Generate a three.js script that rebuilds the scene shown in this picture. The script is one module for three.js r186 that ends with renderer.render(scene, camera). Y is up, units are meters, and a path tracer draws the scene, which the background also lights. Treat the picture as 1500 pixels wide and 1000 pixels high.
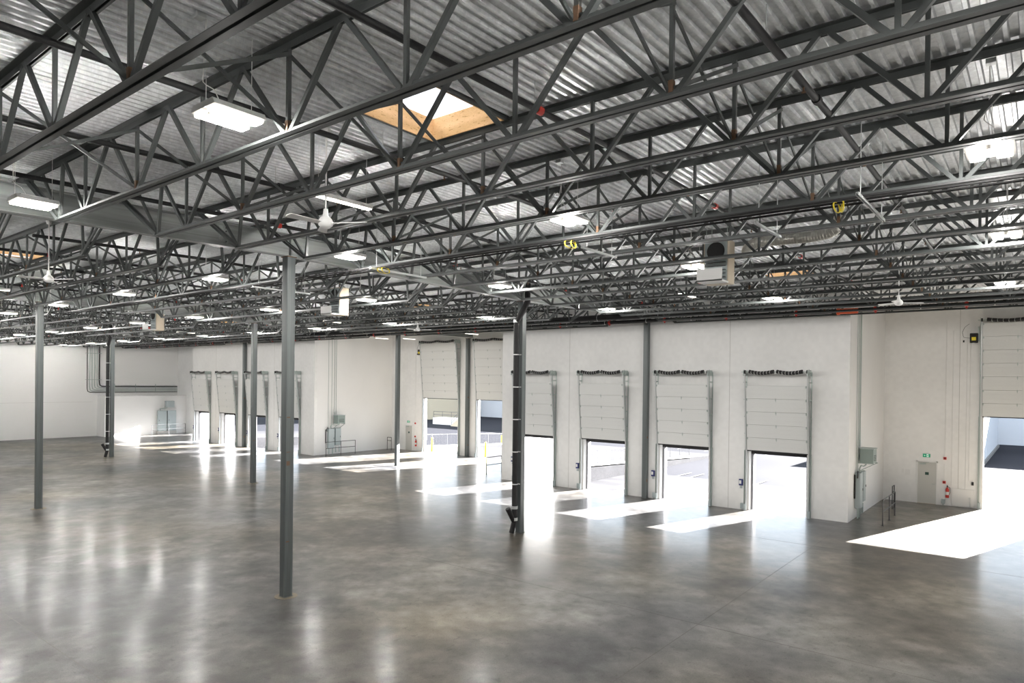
import * as THREE from 'three';
import { mergeGeometries } from 'three/addons/utils/BufferGeometryUtils.js';
import { RoundedBoxGeometry } from 'three/addons/geometries/RoundedBoxGeometry.js';
import { RectAreaLightUniformsLib } from 'three/addons/lights/RectAreaLightUniformsLib.js';

// ---------------------------------------------------------------- camera, sky, sun, exposure
// x = east, y = up, -z = north; the dock wall runs east-west
const scene = new THREE.Scene();
const FOCAL = 993.57;
const camera = new THREE.PerspectiveCamera(2 * Math.atan(500 / FOCAL) * 180 / Math.PI, 1.5, 0.1, 600);
camera.position.set(0, 5.85, 0);
camera.rotation.order = 'YXZ';
camera.rotation.set(-0.32886 * Math.PI / 180, 38.26094 * Math.PI / 180, 0.64191 * Math.PI / 180);
camera.setViewOffset(1500, 1000, 0, -64.717, 1500, 1000);
camera.updateProjectionMatrix();
scene.add(camera);

scene.background = new THREE.Color().setRGB(0.80, 0.90, 1.0);
scene.backgroundIntensity = 4;

const sun = new THREE.DirectionalLight(new THREE.Color().setRGB(1.0, 0.975, 0.95), 160);
sun.position.set(-20 + 0.296 * 90, 0.3695 * 90, -20 - 90);
sun.target.position.set(-20, 0, -20);
sun.castShadow = true;
sun.shadow.mapSize.set(4096, 4096);
Object.assign(sun.shadow.camera, { left: -80, right: 80, top: 60, bottom: -60, near: 1, far: 260 });
scene.add(sun, sun.target);
RectAreaLightUniformsLib.init();

const renderer = new THREE.WebGLRenderer({ antialias: true });
renderer.toneMapping = THREE.LinearToneMapping;
renderer.toneMappingExposure = 1.07;
renderer.shadowMap.enabled = true;
const LAMP = 80, DROP = 18.5, GLOW = 3.5;               // radiance of the lamp lights, glow of their lenses

// ---------------------------------------------------------------- helpers
let seed = 20240611;
const rnd = () => { seed = (seed * 1664525 + 1013904223) >>> 0; return seed / 4294967296; };
const V = (x, y, z) => new THREE.Vector3(x, y, z);
const used = {};
function numbered(name) {
  const n = used[name] = (used[name] ?? -1) + 1;
  return n ? name + '_' + String(n).padStart(3, '0') : name;
}
function tag(o, label, category, group) {
  if (label) o.userData.label = label;
  if (category) o.userData.category = category;
  if (group) o.userData.group = group;
  return o;
}
function thing(name, label, category, [x, y, z] = [0, 0, 0], turn = 0, group) {
  const o = new THREE.Group(); o.name = numbered(name); o.position.set(x, y, z); o.rotation.y = turn;
  scene.add(o); return tag(o, label, category, group);
}
function box(w, h, d, x = 0, y = 0, z = 0) { return new THREE.BoxGeometry(w, h, d).translate(x, y, z); }
function rbox(w, h, d, r, x = 0, y = 0, z = 0) { return new RoundedBoxGeometry(w, h, d, 2, r).translate(x, y, z); }
const UP = V(0, 1, 0);
function place(g, p, q, up = UP) {       // a geometry along x laid from p towards q, centred between them
  const X = q.clone().sub(p).normalize();
  let Z = X.clone().cross(up); if (Z.lengthSq() < 1e-6) Z = X.clone().cross(V(0, 0, 1)); Z.normalize();
  const Y = Z.clone().cross(X).normalize();
  const m = new THREE.Matrix4().makeBasis(X, Y, Z).setPosition(p.clone().add(q).multiplyScalar(0.5));
  return g.applyMatrix4(m);
}
function bar(p, q, h, w) { return place(new THREE.BoxGeometry(p.distanceTo(q), h, w), p, q); }
function rod(p, q, r, n = 8) { return place(new THREE.CylinderGeometry(r, r, p.distanceTo(q), n).rotateZ(-Math.PI / 2), p, q); }
function tube(points, r, n = 8, seg = 24) { return new THREE.TubeGeometry(new THREE.CatmullRomCurve3(points.map(p => p.isVector3 ? p : V(...p)), false, 'catmullrom', 0.15), seg, r, n); }
function merged(list) {
  if (list.length === 1) return list[0];
  return mergeGeometries(list.map(g => { const c = g.index ? g.toNonIndexed() : g; for (const k of Object.keys(c.attributes)) if (!['position', 'normal', 'uv'].includes(k)) c.deleteAttribute(k); return c; }));
}
function part(name, geos, mat, parent) {
  const m = new THREE.Mesh(Array.isArray(geos) ? merged(geos) : geos, mat);
  m.name = name; m.castShadow = m.receiveShadow = true; parent.add(m); return m;
}
function single(name, geos, mat, label, category, group) {
  const m = part(numbered(name), geos, mat, scene); return tag(m, label, category, group);
}
function struct(name, geos, mat, label, category) {
  const m = part(numbered(name), geos, mat, scene); m.userData.kind = 'structure'; return tag(m, label, category);
}
function copy(o, [x, y, z], turn, label) {
  const c = o.clone(); c.name = numbered(o.name.replace(/_\d{3}$/, '')); c.position.set(x, y, z); if (turn !== undefined) c.rotation.y = turn;
  scene.add(c); if (label) c.userData.label = label; return c;
}

// ---------------------------------------------------------------- textures
function lattice(n, s) { let a = s >>> 0; const t = new Float32Array(n * n); for (let i = 0; i < t.length; i++) { a = (a * 1664525 + 1013904223) >>> 0; t[i] = a / 4294967296; } return t; }
function noiseField(size, cellsX, cellsY, s) {     // tileable value noise
  const N = 256, t = lattice(N, s), out = new Float32Array(size * size);
  for (let j = 0; j < size; j++) {
    const v = j / size * cellsY, j0 = Math.floor(v), fv = v - j0, sv = fv * fv * (3 - 2 * fv), a = (j0 % cellsY) % N, b = ((j0 + 1) % cellsY) % N;
    for (let i = 0; i < size; i++) {
      const u = i / size * cellsX, i0 = Math.floor(u), fu = u - i0, su = fu * fu * (3 - 2 * fu), c = (i0 % cellsX) % N, d = ((i0 + 1) % cellsX) % N;
      out[j * size + i] = (t[a * N + c] * (1 - su) + t[a * N + d] * su) * (1 - sv) + (t[b * N + c] * (1 - su) + t[b * N + d] * su) * sv;
    }
  }
  return out;
}
function dataTex(size, fn, srgb, rx = 1, ry = rx) {
  const d = new Uint8Array(size * size * 4);
  for (let i = 0; i < size * size; i++) { const c = fn(i); for (let k = 0; k < 3; k++) d[4 * i + k] = Math.max(0, Math.min(252, c[k])); d[4 * i + 3] = 255; }
  const t = new THREE.DataTexture(d, size, size); t.wrapS = t.wrapT = THREE.RepeatWrapping; t.magFilter = THREE.LinearFilter; t.minFilter = THREE.LinearMipmapLinearFilter; t.generateMipmaps = true;
  if (srgb) t.colorSpace = THREE.SRGBColorSpace; t.repeat.set(rx, ry); t.needsUpdate = true; return t;
}
const clamp = (v, a, b) => Math.max(a, Math.min(b, v));
const FS = 2048, FT = 27;                // floor tile: 27 m
const oct = [[4, 4, 1], [7, 7, 0.9], [13, 11, 0.8], [24, 27, 0.66], [47, 43, 0.52], [83, 90, 0.40], [150, 150, 0.3], [251, 251, 0.2]].map(([a, b, w], k) => [noiseField(FS, a, b, 11 + k), w]);
const fStreak = noiseField(FS, 60, 60, 41), fPatch = noiseField(FS, 11, 11, 42), fWarm = noiseField(FS, 7, 7, 43), fSpeck = noiseField(FS, 250, 250, 44);
const fBm = new Float32Array(FS * FS);
for (const [f, w] of oct) for (let i = 0; i < fBm.length; i++) fBm[i] += (f[i] - 0.5) * w;
const floorMap = dataTex(FS, i => {
  let v = 86 + fBm[i] * 56 + (fStreak[i] - 0.5) * 20 + (rnd() - 0.5) * 20;
  const stain = clamp((fPatch[i] + fBm[i] * 0.3 - 0.58) * 2.6, 0, 1);
  v -= stain * 17; if (fSpeck[i] > 0.90) v -= 13;
  const warm = (fWarm[i] - 0.45) * 15 + fBm[i] * 2;
  return [clamp(v + warm + 3, 20, 225), clamp(v + warm * 0.35, 20, 225), clamp(v - 4 - warm * 0.8, 20, 225)];
}, true, 1 / FT);
const floorRough = dataTex(FS, i => { const r = clamp(0.42 + (oct[1][0][i] - 0.5) * 0.08 + (oct[3][0][i] - 0.5) * 0.05, 0.32, 0.52) * 255; return [r, r, r]; }, false, 1 / FT);
const wA = noiseField(512, 6, 6, 31), wB = noiseField(512, 40, 40, 32), wC = noiseField(512, 160, 160, 33);
const wallMap = dataTex(512, i => { const v = 237 + (wA[i] - 0.5) * 8 + (wB[i] - 0.5) * 5; return [v, v, v - 1]; }, true, 1 / 6);
const wallBump = dataTex(512, i => { const v = wB[i] * 120 + wC[i] * 120; return [v, v, v]; }, false, 1 / 6);
const zincMap = dataTex(512, i => { const v = 238 + (wA[i] - 0.5) * 20 + (wB[i] - 0.5) * 22 + (wC[i] - 0.5) * 14; return [v - 2, v + 1, v + 3]; }, true, 1 / 2);
const zincRough = dataTex(512, i => { const v = clamp(0.44 + (wA[i] - 0.5) * 0.12 + (wB[i] - 0.5) * 0.06, 0.34, 0.6) * 255; return [v, v, v]; }, false, 1 / 2);
const plyMap = dataTex(512, i => {
  const knot = clamp((wB[i] - 0.80) * 8, 0, 1), grain = wC[i]; const v = (wA[i] - 0.5) * 26 + (grain - 0.5) * 18 - knot * 34;
  return [clamp(226 + v, 0, 255), clamp(186 + v * 1.1, 0, 255), clamp(134 + v * 1.2, 0, 255)];
}, true, 1 / 1.5);
const paveMap = dataTex(512, i => { const v = 150 + (wA[i] - 0.5) * 20 + (wC[i] - 0.5) * 26; return [v, v, v + 4]; }, true, 1 / 8);
const steelMap = dataTex(512, i => { const v = 200 + (wA[i] - 0.5) * 50 + (wB[i] - 0.5) * 24; return [v, v, v]; }, true, 1 / 2);

// ---------------------------------------------------------------- materials
const M = {};
const mat = (name, o) => M[name] = new THREE.MeshStandardMaterial(o);
const rgb = (r, g, b) => new THREE.Color().setRGB(r, g, b);
M.floor = new THREE.MeshPhysicalMaterial({ map: floorMap, roughnessMap: floorRough, roughness: 1, metalness: 0, ior: 1.45, clearcoat: 0.42, clearcoatRoughness: 0.19 });
mat('wall', { map: wallMap, bumpMap: wallBump, bumpScale: 0.002, roughness: 0.75 });
mat('deck', { map: zincMap, roughnessMap: zincRough, roughness: 1, metalness: 0.3 });
mat('joist', { color: rgb(0.075, 0.083, 0.082), roughness: 0.5, metalness: 0 });
mat('girder', { color: rgb(0.50, 0.53, 0.52), map: steelMap, roughness: 0.5, metalness: 0.05 });
mat('column', { color: rgb(0.215, 0.245, 0.245), map: steelMap, roughness: 0.42, metalness: 0.05 });
mat('rust', { color: rgb(0.17, 0.10, 0.06), roughness: 0.85 });
mat('black', { color: rgb(0.010, 0.010, 0.011), roughness: 0.6 });
mat('blackMatte', { color: rgb(0.02, 0.02, 0.021), roughness: 0.8 });
mat('rail', { color: rgb(0.03, 0.032, 0.036), roughness: 0.45 });
mat('white', { color: rgb(0.80, 0.80, 0.79), roughness: 0.5 });
mat('doorSkin', { color: rgb(0.70, 0.71, 0.70), roughness: 0.45 });
mat('zinc', { color: rgb(0.44, 0.50, 0.48), roughness: 0.42, metalness: 0.55 });
mat('zincLight', { color: rgb(0.66, 0.68, 0.68), roughness: 0.38, metalness: 0.6 });
mat('ply', { map: plyMap, roughness: 0.75 });
mat('red', { color: rgb(0.55, 0.03, 0.02), roughness: 0.4 });
mat('orange', { color: rgb(0.80, 0.12, 0.03), roughness: 0.45 });
mat('yellow', { color: rgb(0.85, 0.68, 0.03), roughness: 0.5 });
mat('beige', { color: rgb(0.56, 0.48, 0.37), roughness: 0.55 });
mat('greyGreen', { color: rgb(0.25, 0.31, 0.29), roughness: 0.5 });
mat('panelGrey', { color: rgb(0.40, 0.46, 0.47), roughness: 0.5 });
mat('navy', { color: rgb(0.03, 0.04, 0.16), roughness: 0.45 });
mat('seal', { color: rgb(0.22, 0.22, 0.235), roughness: 0.85 });
mat('manDoor', { color: rgb(0.57, 0.57, 0.54), roughness: 0.5 });
M.asphalt = new THREE.MeshPhysicalMaterial({ specularIntensity: 0.03, map: paveMap, color: rgb(0.066, 0.068, 0.077), roughness: 0.9 });
M.apron = new THREE.MeshPhysicalMaterial({ specularIntensity: 0.03, map: paveMap, color: rgb(0.10, 0.10, 0.102), roughness: 0.85 });
mat('grout', { color: rgb(0.22, 0.19, 0.14), roughness: 0.8 });
mat('concrete', { color: rgb(0.50, 0.49, 0.47), roughness: 0.85 });
M.paint = new THREE.MeshPhysicalMaterial({ specularIntensity: 0.03, color: rgb(0.11, 0.11, 0.11), roughness: 0.7 });
mat('wood', { color: rgb(0.42, 0.27, 0.13), roughness: 0.7 });
mat('filler', { color: rgb(0.10, 0.09, 0.08), roughness: 0.7 });
mat('farWall', { color: rgb(0.28, 0.30, 0.335), roughness: 0.8 });
mat('farBeige', { color: rgb(0.28, 0.25, 0.19), roughness: 0.8 });
mat('silverDuct', { color: rgb(0.62, 0.61, 0.57), roughness: 0.35, metalness: 0.8 });
M.lens = new THREE.MeshStandardMaterial({ color: rgb(0.9, 0.9, 0.88), emissive: rgb(1.0, 0.93, 0.82), emissiveIntensity: GLOW, roughness: 0.6 });
M.dome = new THREE.MeshPhysicalMaterial({ color: rgb(0.44, 0.45, 0.47), transmission: 0.75, roughness: 1, thickness: 0 });

// ---------------------------------------------------------------- plan of the building (E = x, N = -z)
const NB = [-14, 10.6, 21, 31.6, 39.8];                       // breaks of the roof slope
const YB = [8.43, 8.77, 8.61, 8.79, 8.86];                    // underside of the joists there
function low(N) { let i = 0; while (i < NB.length - 2 && N > NB[i + 1]) i++; return YB[i] + (YB[i + 1] - YB[i]) * (N - NB[i]) / (NB[i + 1] - NB[i]); }
const deckY = N => low(N) + 1.10;
const GIRDERS = [-16.06, -35.0, -53.97];
const SKYLIGHTS = [[-8.02, -6.5, 6.46, 7.98], [-27.0, -25.48, 6.46, 7.98], [-7.95, -6.43, 23.86, 25.38], [-26.5, -24.98, 23.86, 25.38], [-45.5, -43.98, 23.86, 25.38]];
const WALL_TOP = 10.2;

// floor slab with tongues through the openings
{
  const s = new THREE.Shape();
  const pts = [[12, -14], [12, 39.5], [1.4, 39.5], [1.4, 39.75], [-2.35, 39.75], [-2.35, 39.5], [-4.2, 39.5], [-4.2, 39.75], [-5.12, 39.75], [-5.12, 39.5], [-6.6, 39.5], [-6.6, 31.6]];
  for (const c of [-9.55, -14.05, -18.6, -23.15]) pts.push([c + 1.27, 31.6], [c + 1.27, 31.85], [c - 1.27, 31.85], [c - 1.27, 31.6]);
  pts.push([-25.65, 31.6], [-25.65, 39.5]);
  for (const [a, b] of [[-30.65, -34.45], [-36.5, -40.3], [-41.7, -42.6]]) pts.push([a, 39.5], [a, 39.75], [b, 39.75], [b, 39.5]);
  pts.push([-44.3, 39.5], [-44.3, 31.6]);
  for (const c of [-47.45, -52.05, -56.75, -61.3]) pts.push([c + 1.27, 31.6], [c + 1.27, 31.85], [c - 1.27, 31.85], [c - 1.27, 31.6]);
  pts.push([-63.3, 31.6], [-63.3, 35.4], [-68.4, 35.4], [-68.4, 35.65], [-70.9, 35.65], [-70.9, 35.4], [-74.2, 35.4], [-74.2, -14]);
  s.setFromPoints(pts.map(p => new THREE.Vector2(p[0], p[1])));
  const g = new THREE.ExtrudeGeometry(s, { depth: 0.3, bevelEnabled: false }).rotateX(-Math.PI / 2).translate(0, -0.3, 0);
  const floor = struct('floor', g, M.floor, 'polished grey concrete warehouse floor with mottled stains', 'floor');
  // sawn joints, filled flush with dark filler
  for (const N of [0.3, 5.4, 15.8, 26.2]) part('joint_filler', box(86, 0.004, 0.008, -31.1, 0, -N), M.filler, floor);
  for (const E of [-6.6, -25.5, -44.5]) part('joint_filler', box(0.008, 0.004, 45.5, E, 0, -8.8), M.filler, floor);
}

// walls: a face in x-y with holes, extruded 0.25 m away from the room
function holeWall(name, e0, e1, N, holes, label, top = WALL_TOP) {
  const s = new THREE.Shape(); const b = -1.3;
  s.moveTo(e0, b); s.lineTo(e1, b); s.lineTo(e1, top); s.lineTo(e0, top); s.closePath();
  for (const [a, c, y0, y1] of holes) { const h = new THREE.Path(); h.moveTo(a, y0); h.lineTo(a, y1); h.lineTo(c, y1); h.lineTo(c, y0); h.closePath(); s.holes.push(h); }
  const g = new THREE.ExtrudeGeometry(s, { depth: 0.25, bevelEnabled: false }).translate(0, 0, -N - 0.25);
  return struct(name, g, M.wall, label, 'wall');
}
const DOCK1 = [-9.55, -14.05, -18.6, -23.15], DOCK2 = [-47.45, -52.05, -56.75, -61.3];
const dockHole = c => [c - 1.27, c + 1.27, -0.02, 2.80];
const wDock1 = holeWall('wall_dock', -25.65, -6.6, 31.6, DOCK1.map(dockHole), 'white painted dock wall with four dock openings beside the transformer corner');
const wDock2 = holeWall('wall_dock_far', -63.3, -44.3, 31.6, DOCK2.map(dockHole), 'far white dock wall with four dock openings by the low room');
const wRec1 = holeWall('wall_north', -6.85, 12, 39.5, [[-2.35, 1.4, -0.02, 4.43], [-5.12, -4.2, -0.02, 2.13]], 'white recessed wall with exit door and tall overhead door');
const wRec2 = holeWall('wall_north_middle', -44.55, -25.4, 39.5, [[-40.3, -36.5, -0.02, 4.43], [-34.45, -30.65, -0.02, 4.43], [-42.6, -41.7, -0.02, 2.13]], 'white recessed wall with two tall overhead doors');
const wRec3 = holeWall('wall_north_far', -74.45, -63.05, 35.4, [[-70.9, -68.4, -0.02, 2.85]], 'white recessed wall behind the low room at the far end');
function sideWall(name, E, n0, n1, side, label, top = WALL_TOP) {   // side +1: room lies east of the face
  return struct(name, box(0.25, top + 1.3, n1 - n0, E - side * 0.125, (top - 1.3) / 2, -(n0 + n1) / 2), M.wall, label, 'wall');
}
sideWall('wall_return', -6.6, 31.85, 39.5, 1, 'white return wall carrying the grey transformer and electrical cabinets');
sideWall('wall_return_west', -25.65, 31.85, 39.5, -1, 'white return wall behind the end of the near dock wall');
sideWall('wall_return_far', -44.3, 31.85, 39.5, 1, 'white return wall carrying the far electrical cabinet and railing');
sideWall('wall_return_end', -63.3, 31.85, 35.4, -1, 'white return wall at the end of the far dock wall');
const wWest = sideWall('wall_west', -74.2, -14, 35.65, 1, 'white end wall of the warehouse with conduits');
sideWall('wall_east', 12, -14, 39.75, -1, 'white side wall of the warehouse');
struct('wall_south', box(86.7, WALL_TOP + 1.3, 0.25, -31.1, (WALL_TOP - 1.3) / 2, 14.125), M.wall, 'white rear wall of the warehouse', 'wall');
{
  const b = struct('wall_low_room', [box(1.9, 3.97, 8.0, -73.25, 1.985, -31.43)], M.wall, 'white low room built against the far end wall', 'wall');
  part('coping', box(1.98, 0.05, 8.05, -73.24, 3.995, -31.43), M.white, b);
}
// joints between the tilt-up panels, as shallow recessed caulk strips
function wallJoint(parent, E, N, y0 = 0, y1 = 9.7) { part('panel_joint', box(0.018, y1 - y0, 0.006, E, (y0 + y1) / 2, -N + 0.002), M.concrete, parent); }
for (const E of [-11.8, -20.85]) wallJoint(wDock1, E, 31.6, 0, 9.7);
for (const E of [-49.75, -59.0]) wallJoint(wDock2, E, 31.6, 0, 9.7);
wallJoint(wRec1, -3.35, 39.5); wallJoint(wRec2, -43.4, 39.5);
for (const N of [8, 16.5, 22.5]) part('panel_joint', box(0.006, 9.6, 0.018, -74.198, 4.8, -N), M.concrete, wWest);
part('panel_joint', box(0.006, 0.015, 40, -74.198, 3.4, -7), M.concrete, wWest);

// roof slab above the deck, with holes for the skylights
{
  const s = new THREE.Shape(); s.moveTo(-74.45, -14.25); s.lineTo(12.25, -14.25); s.lineTo(12.25, 39.75); s.lineTo(-6.85, 39.75); s.lineTo(-6.85, 31.85); s.lineTo(-25.4, 31.85); s.lineTo(-25.4, 39.75);
  s.lineTo(-44.55, 39.75); s.lineTo(-44.55, 31.85); s.lineTo(-63.05, 31.85); s.lineTo(-63.05, 35.65); s.lineTo(-74.45, 35.65); s.closePath();
  for (const [a, b, c, d] of SKYLIGHTS) { const h = new THREE.Path(); h.moveTo(a - 0.02, c - 0.02); h.lineTo(a - 0.02, d + 0.02); h.lineTo(b + 0.02, d + 0.02); h.lineTo(b + 0.02, c - 0.02); h.closePath(); s.holes.push(h); }
  const g = new THREE.ExtrudeGeometry(s, { depth: 0.12, bevelEnabled: false }).rotateX(-Math.PI / 2).translate(0, 9.96, 0);
  struct('roof', g, M.concrete, 'flat roof slab above the steel deck', 'roof');
}
// the fluted steel deck: sheets of six flutes laid north-south
{
  const ceiling = new THREE.Group(); ceiling.name = 'ceiling'; ceiling.userData = { kind: 'structure', label: 'galvanised fluted steel roof deck over the joists', category: 'ceiling' }; scene.add(ceiling);
  const P = 0.1524, prof = [[0, 0], [0.042, 0], [0.056, 0.038], [0.1384, 0.038], [P, 0]];
  const E0 = -74.2, ribs = Math.ceil((12 - E0) / P);
  for (let s = 0; s < ribs; s += 6) {
    const pos = [], uv = [];
    const lo = E0 + s * P;
    if (lo > 8) continue;
    for (let r = s; r < Math.min(s + 6, ribs); r++) {
      const x0 = E0 + r * P, cx = x0 + P / 2;
      const end = (cx > -6.6) ? 39.5 : (cx < -25.65 && cx > -44.3) ? 39.5 : (cx < -63.3) ? 35.4 : 31.6;
      let cuts = SKYLIGHTS.filter(k => cx > k[0] && cx < k[1]).map(k => [k[2], k[3]]);
      let segs = [], n = -14;
      for (const [a, b] of cuts.sort((p, q) => p[0] - q[0])) { segs.push([n, a]); n = b; }
      segs.push([n, end]);
      for (const [a, b] of segs) {
        const brk = [a, ...NB.filter(q => q > a + 0.01 && q < b - 0.01), b];
        for (let i = 0; i < brk.length - 1; i++) for (let k = 0; k < prof.length - 1; k++) {
          const [xa, ya] = prof[k], [xb, yb] = prof[k + 1], n0 = brk[i], n1 = brk[i + 1], h0 = deckY(n0), h1 = deckY(n1);
          const A = [x0 + xa, h0 + ya, -n0], B = [x0 + xb, h0 + yb, -n0], C = [x0 + xb, h1 + yb, -n1], D = [x0 + xa, h1 + ya, -n1];
          for (const q of [A, D, C, A, C, B]) { pos.push(...q); uv.push(q[0] + r * 0.37, q[2]); }
        }
      }
    }
    const g = new THREE.BufferGeometry();
    g.setAttribute('position', new THREE.Float32BufferAttribute(pos, 3)); g.setAttribute('uv', new THREE.Float32BufferAttribute(uv, 2)); g.computeVertexNormals();
    M.deck.side = THREE.DoubleSide;
    part('deck_sheet', g, M.deck, ceiling);
  }
}
// skylights: plywood curbs with a translucent cover
SKYLIGHTS.forEach(([a, b, c, d], i) => {
  const y = deckY((c + d) / 2), cx = (a + b) / 2, cz = -(c + d) / 2, w = b - a, l = d - c, H = 0.36;
  const labels = ['plywood skylight well beside the nearest lamps, open to the white sky', 'plywood skylight well over the second bay of joists', 'plywood skylight well above the beige heater', 'plywood skylight well past the column with the drain pipe', 'plywood skylight well over the far bay of joists'];
  const t = thing('skylight', labels[i], 'skylight', [cx, y - 0.02, cz]);
  part('curb_panel', box(w, H, 0.02, 0, H / 2, -l / 2 + 0.01), M.ply, t); part('curb_panel', box(w, H, 0.02, 0, H / 2, l / 2 - 0.01), M.ply, t);
  part('curb_panel', box(0.02, H, l - 0.04, -w / 2 + 0.01, H / 2, 0), M.ply, t); part('curb_panel', box(0.02, H, l - 0.04, w / 2 - 0.01, H / 2, 0), M.ply, t);
  part('cover', box(w + 0.1, 0.01, l + 0.1, 0, H + 0.006, 0), M.dome, t);
  part('curb_angle', [box(w + 0.12, 0.06, 0.05, 0, 0.03, -l / 2 - 0.03), box(w + 0.12, 0.06, 0.05, 0, 0.03, l / 2 + 0.03), box(0.05, 0.06, l, -w / 2 - 0.03, 0.03, 0), box(0.05, 0.06, l, w / 2 + 0.03, 0.03, 0)], M.joist, t);
});

// ---------------------------------------------------------------- girders and columns
GIRDERS.forEach((E, i) => {
  const n0 = [-6, 2, 8][i], n1 = i === 1 ? 39.4 : 31.58;
  const brk = [n0, ...NB.filter(q => q > n0 && q < n1), n1];
  const t = thing('roof_girder', ['grey steel roof girder over the column with the black drain pipe', 'grey steel roof girder over the second row of columns', 'grey steel roof girder farthest from the skylight wells'][i], 'girder', [E, 0, 0], 0, 'girders under the joists');
  const seg = (dy, h, w) => brk.slice(1).map((q, k) => bar(V(0, low(brk[k]) + dy, -brk[k]), V(0, low(q) + dy, -q), h, w));
  part('bottom_flange', seg(0.385, 0.025, 0.24), M.girder, t);
  part('top_flange', seg(0.955, 0.025, 0.24), M.girder, t);
  part('web', seg(0.67, 0.56, 0.014), M.girder, t);
  for (const N of [10.61, 20.95]) if (N > n0) part('stiffener', [box(0.22, 0.54, 0.02, 0, low(N) + 0.67, -N)], M.girder, t);
  for (const N of [8.75, 19.2]) if (N > n0) {
    const sp = part('splice_plate', [box(0.03, 0.42, 0.24, 0, low(N) + 0.67, -N)], M.girder, t);
    for (let k = 0; k < 5; k++) part('bolt', new THREE.CylinderGeometry(0.018, 0.018, 0.05, 6).rotateZ(Math.PI / 2).translate(0.02, low(N) + 0.50 + k * 0.085, -N - 0.06), M.joist, sp);
  }
});
function column(E, N, label, opts = {}) {
  const top = (opts.top ?? low(N) + 0.37), t = thing('steel_column', label, 'column', [E, 0, -N]);
  part('shaft', rbox(0.25, top, 0.25, 0.018, 0, top / 2, 0), M.column, t);
  part('base_plate', box(0.27, 0.02, 0.27, 0, 0.01, 0), M.column, t);
  part('cap_plate', box(0.32, 0.02, 0.28, 0, top - 0.01, 0), M.rust, t);
  for (const [y, h] of opts.rust ?? []) part('rust_streak', box(0.256, h, 0.10, 0.0, y, 0.05), M.rust, t);
  if (opts.grout !== false) part('grout_ring', new THREE.CylinderGeometry(0.30, 0.30, 0.008, 20).translate(0, 0.004, 0), M.grout, t);
  return t;
}
column(-16.06, 10.61, 'grey square steel column with rusty bands, nearest to the skylight well', { rust: [[4.83, 0.03], [3.9, 0.02], [3.6, 0.12], [1.5, 0.03]] });
const colB = column(-16.06, 20.95, 'grey square steel column carrying a black drain pipe in front of the near dock doors', { grout: false });
column(-35.0, 10.61, 'slim grey steel column standing alone on open floor toward the end wall');
column(-35.0, 20.95, 'grey steel column before the far dock doors, with a red paint spot', { rust: [[2.4, 0.03]] });
const colF = column(-53.97, 20.95, 'grey steel column with black drain pipe near the low room', { grout: false });
column(-16.06, 31.42, 'grey steel column standing against the near dock wall between doors', { grout: false, rust: [[3.1, 0.1], [0.9, 0.14]] });
column(-35.0, 31.7, 'grey steel column standing free in front of the middle recess', { grout: false });
column(-53.97, 31.42, 'grey steel column standing against the far dock wall between doors', { grout: false, rust: [[0.9, 0.14], [4.2, 0.12]] });
column(-35.4, 39.3, 'grey steel column between the two tall overhead doors', { grout: false, top: 9.2, rust: [[4.6, 0.12], [0.9, 0.1]] });

// drain pipes on two of the columns
function drainPipe(E, N, label) {
  const t = thing('drain_pipe', label, 'pipe', [E, 0, -N + 0.29]);
  const top = low(N) - 0.42;
  part('riser', rod(V(0, 0.5, 0), V(0, top, 0), 0.11, 16), M.black, t);
  part('offset', [rod(V(0, top - 0.05, 0), V(0.52, top + 0.72, 0), 0.11, 16), rod(V(0.52, top + 0.70, 0), V(0.52, deckY(N), 0), 0.11, 16), new THREE.SphereGeometry(0.115, 14, 10).translate(0, top - 0.02, 0), new THREE.SphereGeometry(0.115, 14, 10).translate(0.52, top + 0.71, 0)], M.black, t);
  part('cleanout', [rod(V(0, 0.42, 0), V(-0.10, 0.98, 0.30), 0.10, 14), rod(V(0, 0.50, 0), V(-0.06, 0.02, 0.10), 0.10, 14)], M.black, t);
  for (const y of [0.55, 1.0, top]) part('coupling', new THREE.CylinderGeometry(0.125, 0.125, 0.11, 16).translate(0, y, 0), M.zincLight, t);
  for (let y = 1.9; y < top - 0.3; y += 1.25) part('clamp', [new THREE.CylinderGeometry(0.118, 0.118, 0.035, 16).translate(0, y, 0), box(0.30, 0.035, 0.02, 0, y, -0.125)], M.white, t);
}
drainPipe(-16.10, 20.95, 'black roof drain pipe strapped to the column before the near dock doors');
drainPipe(-54.0, 20.95, 'black roof drain pipe strapped to the column near the low room');

const nth = ['first', 'second', 'third', 'fourth', 'fifth', 'sixth', 'seventh', 'eighth', 'ninth', 'tenth', 'eleventh', 'twelfth', 'thirteenth', 'fourteenth', 'fifteenth', 'sixteenth', 'seventeenth', 'eighteenth', 'nineteenth', 'twentieth'];
const bayName = E => E > -16.06 ? 'in the silver duct bay' : E > -35 ? 'between first and second girder' : E > -53.97 ? 'between second and third girder' : 'in the end wall bay';
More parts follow.
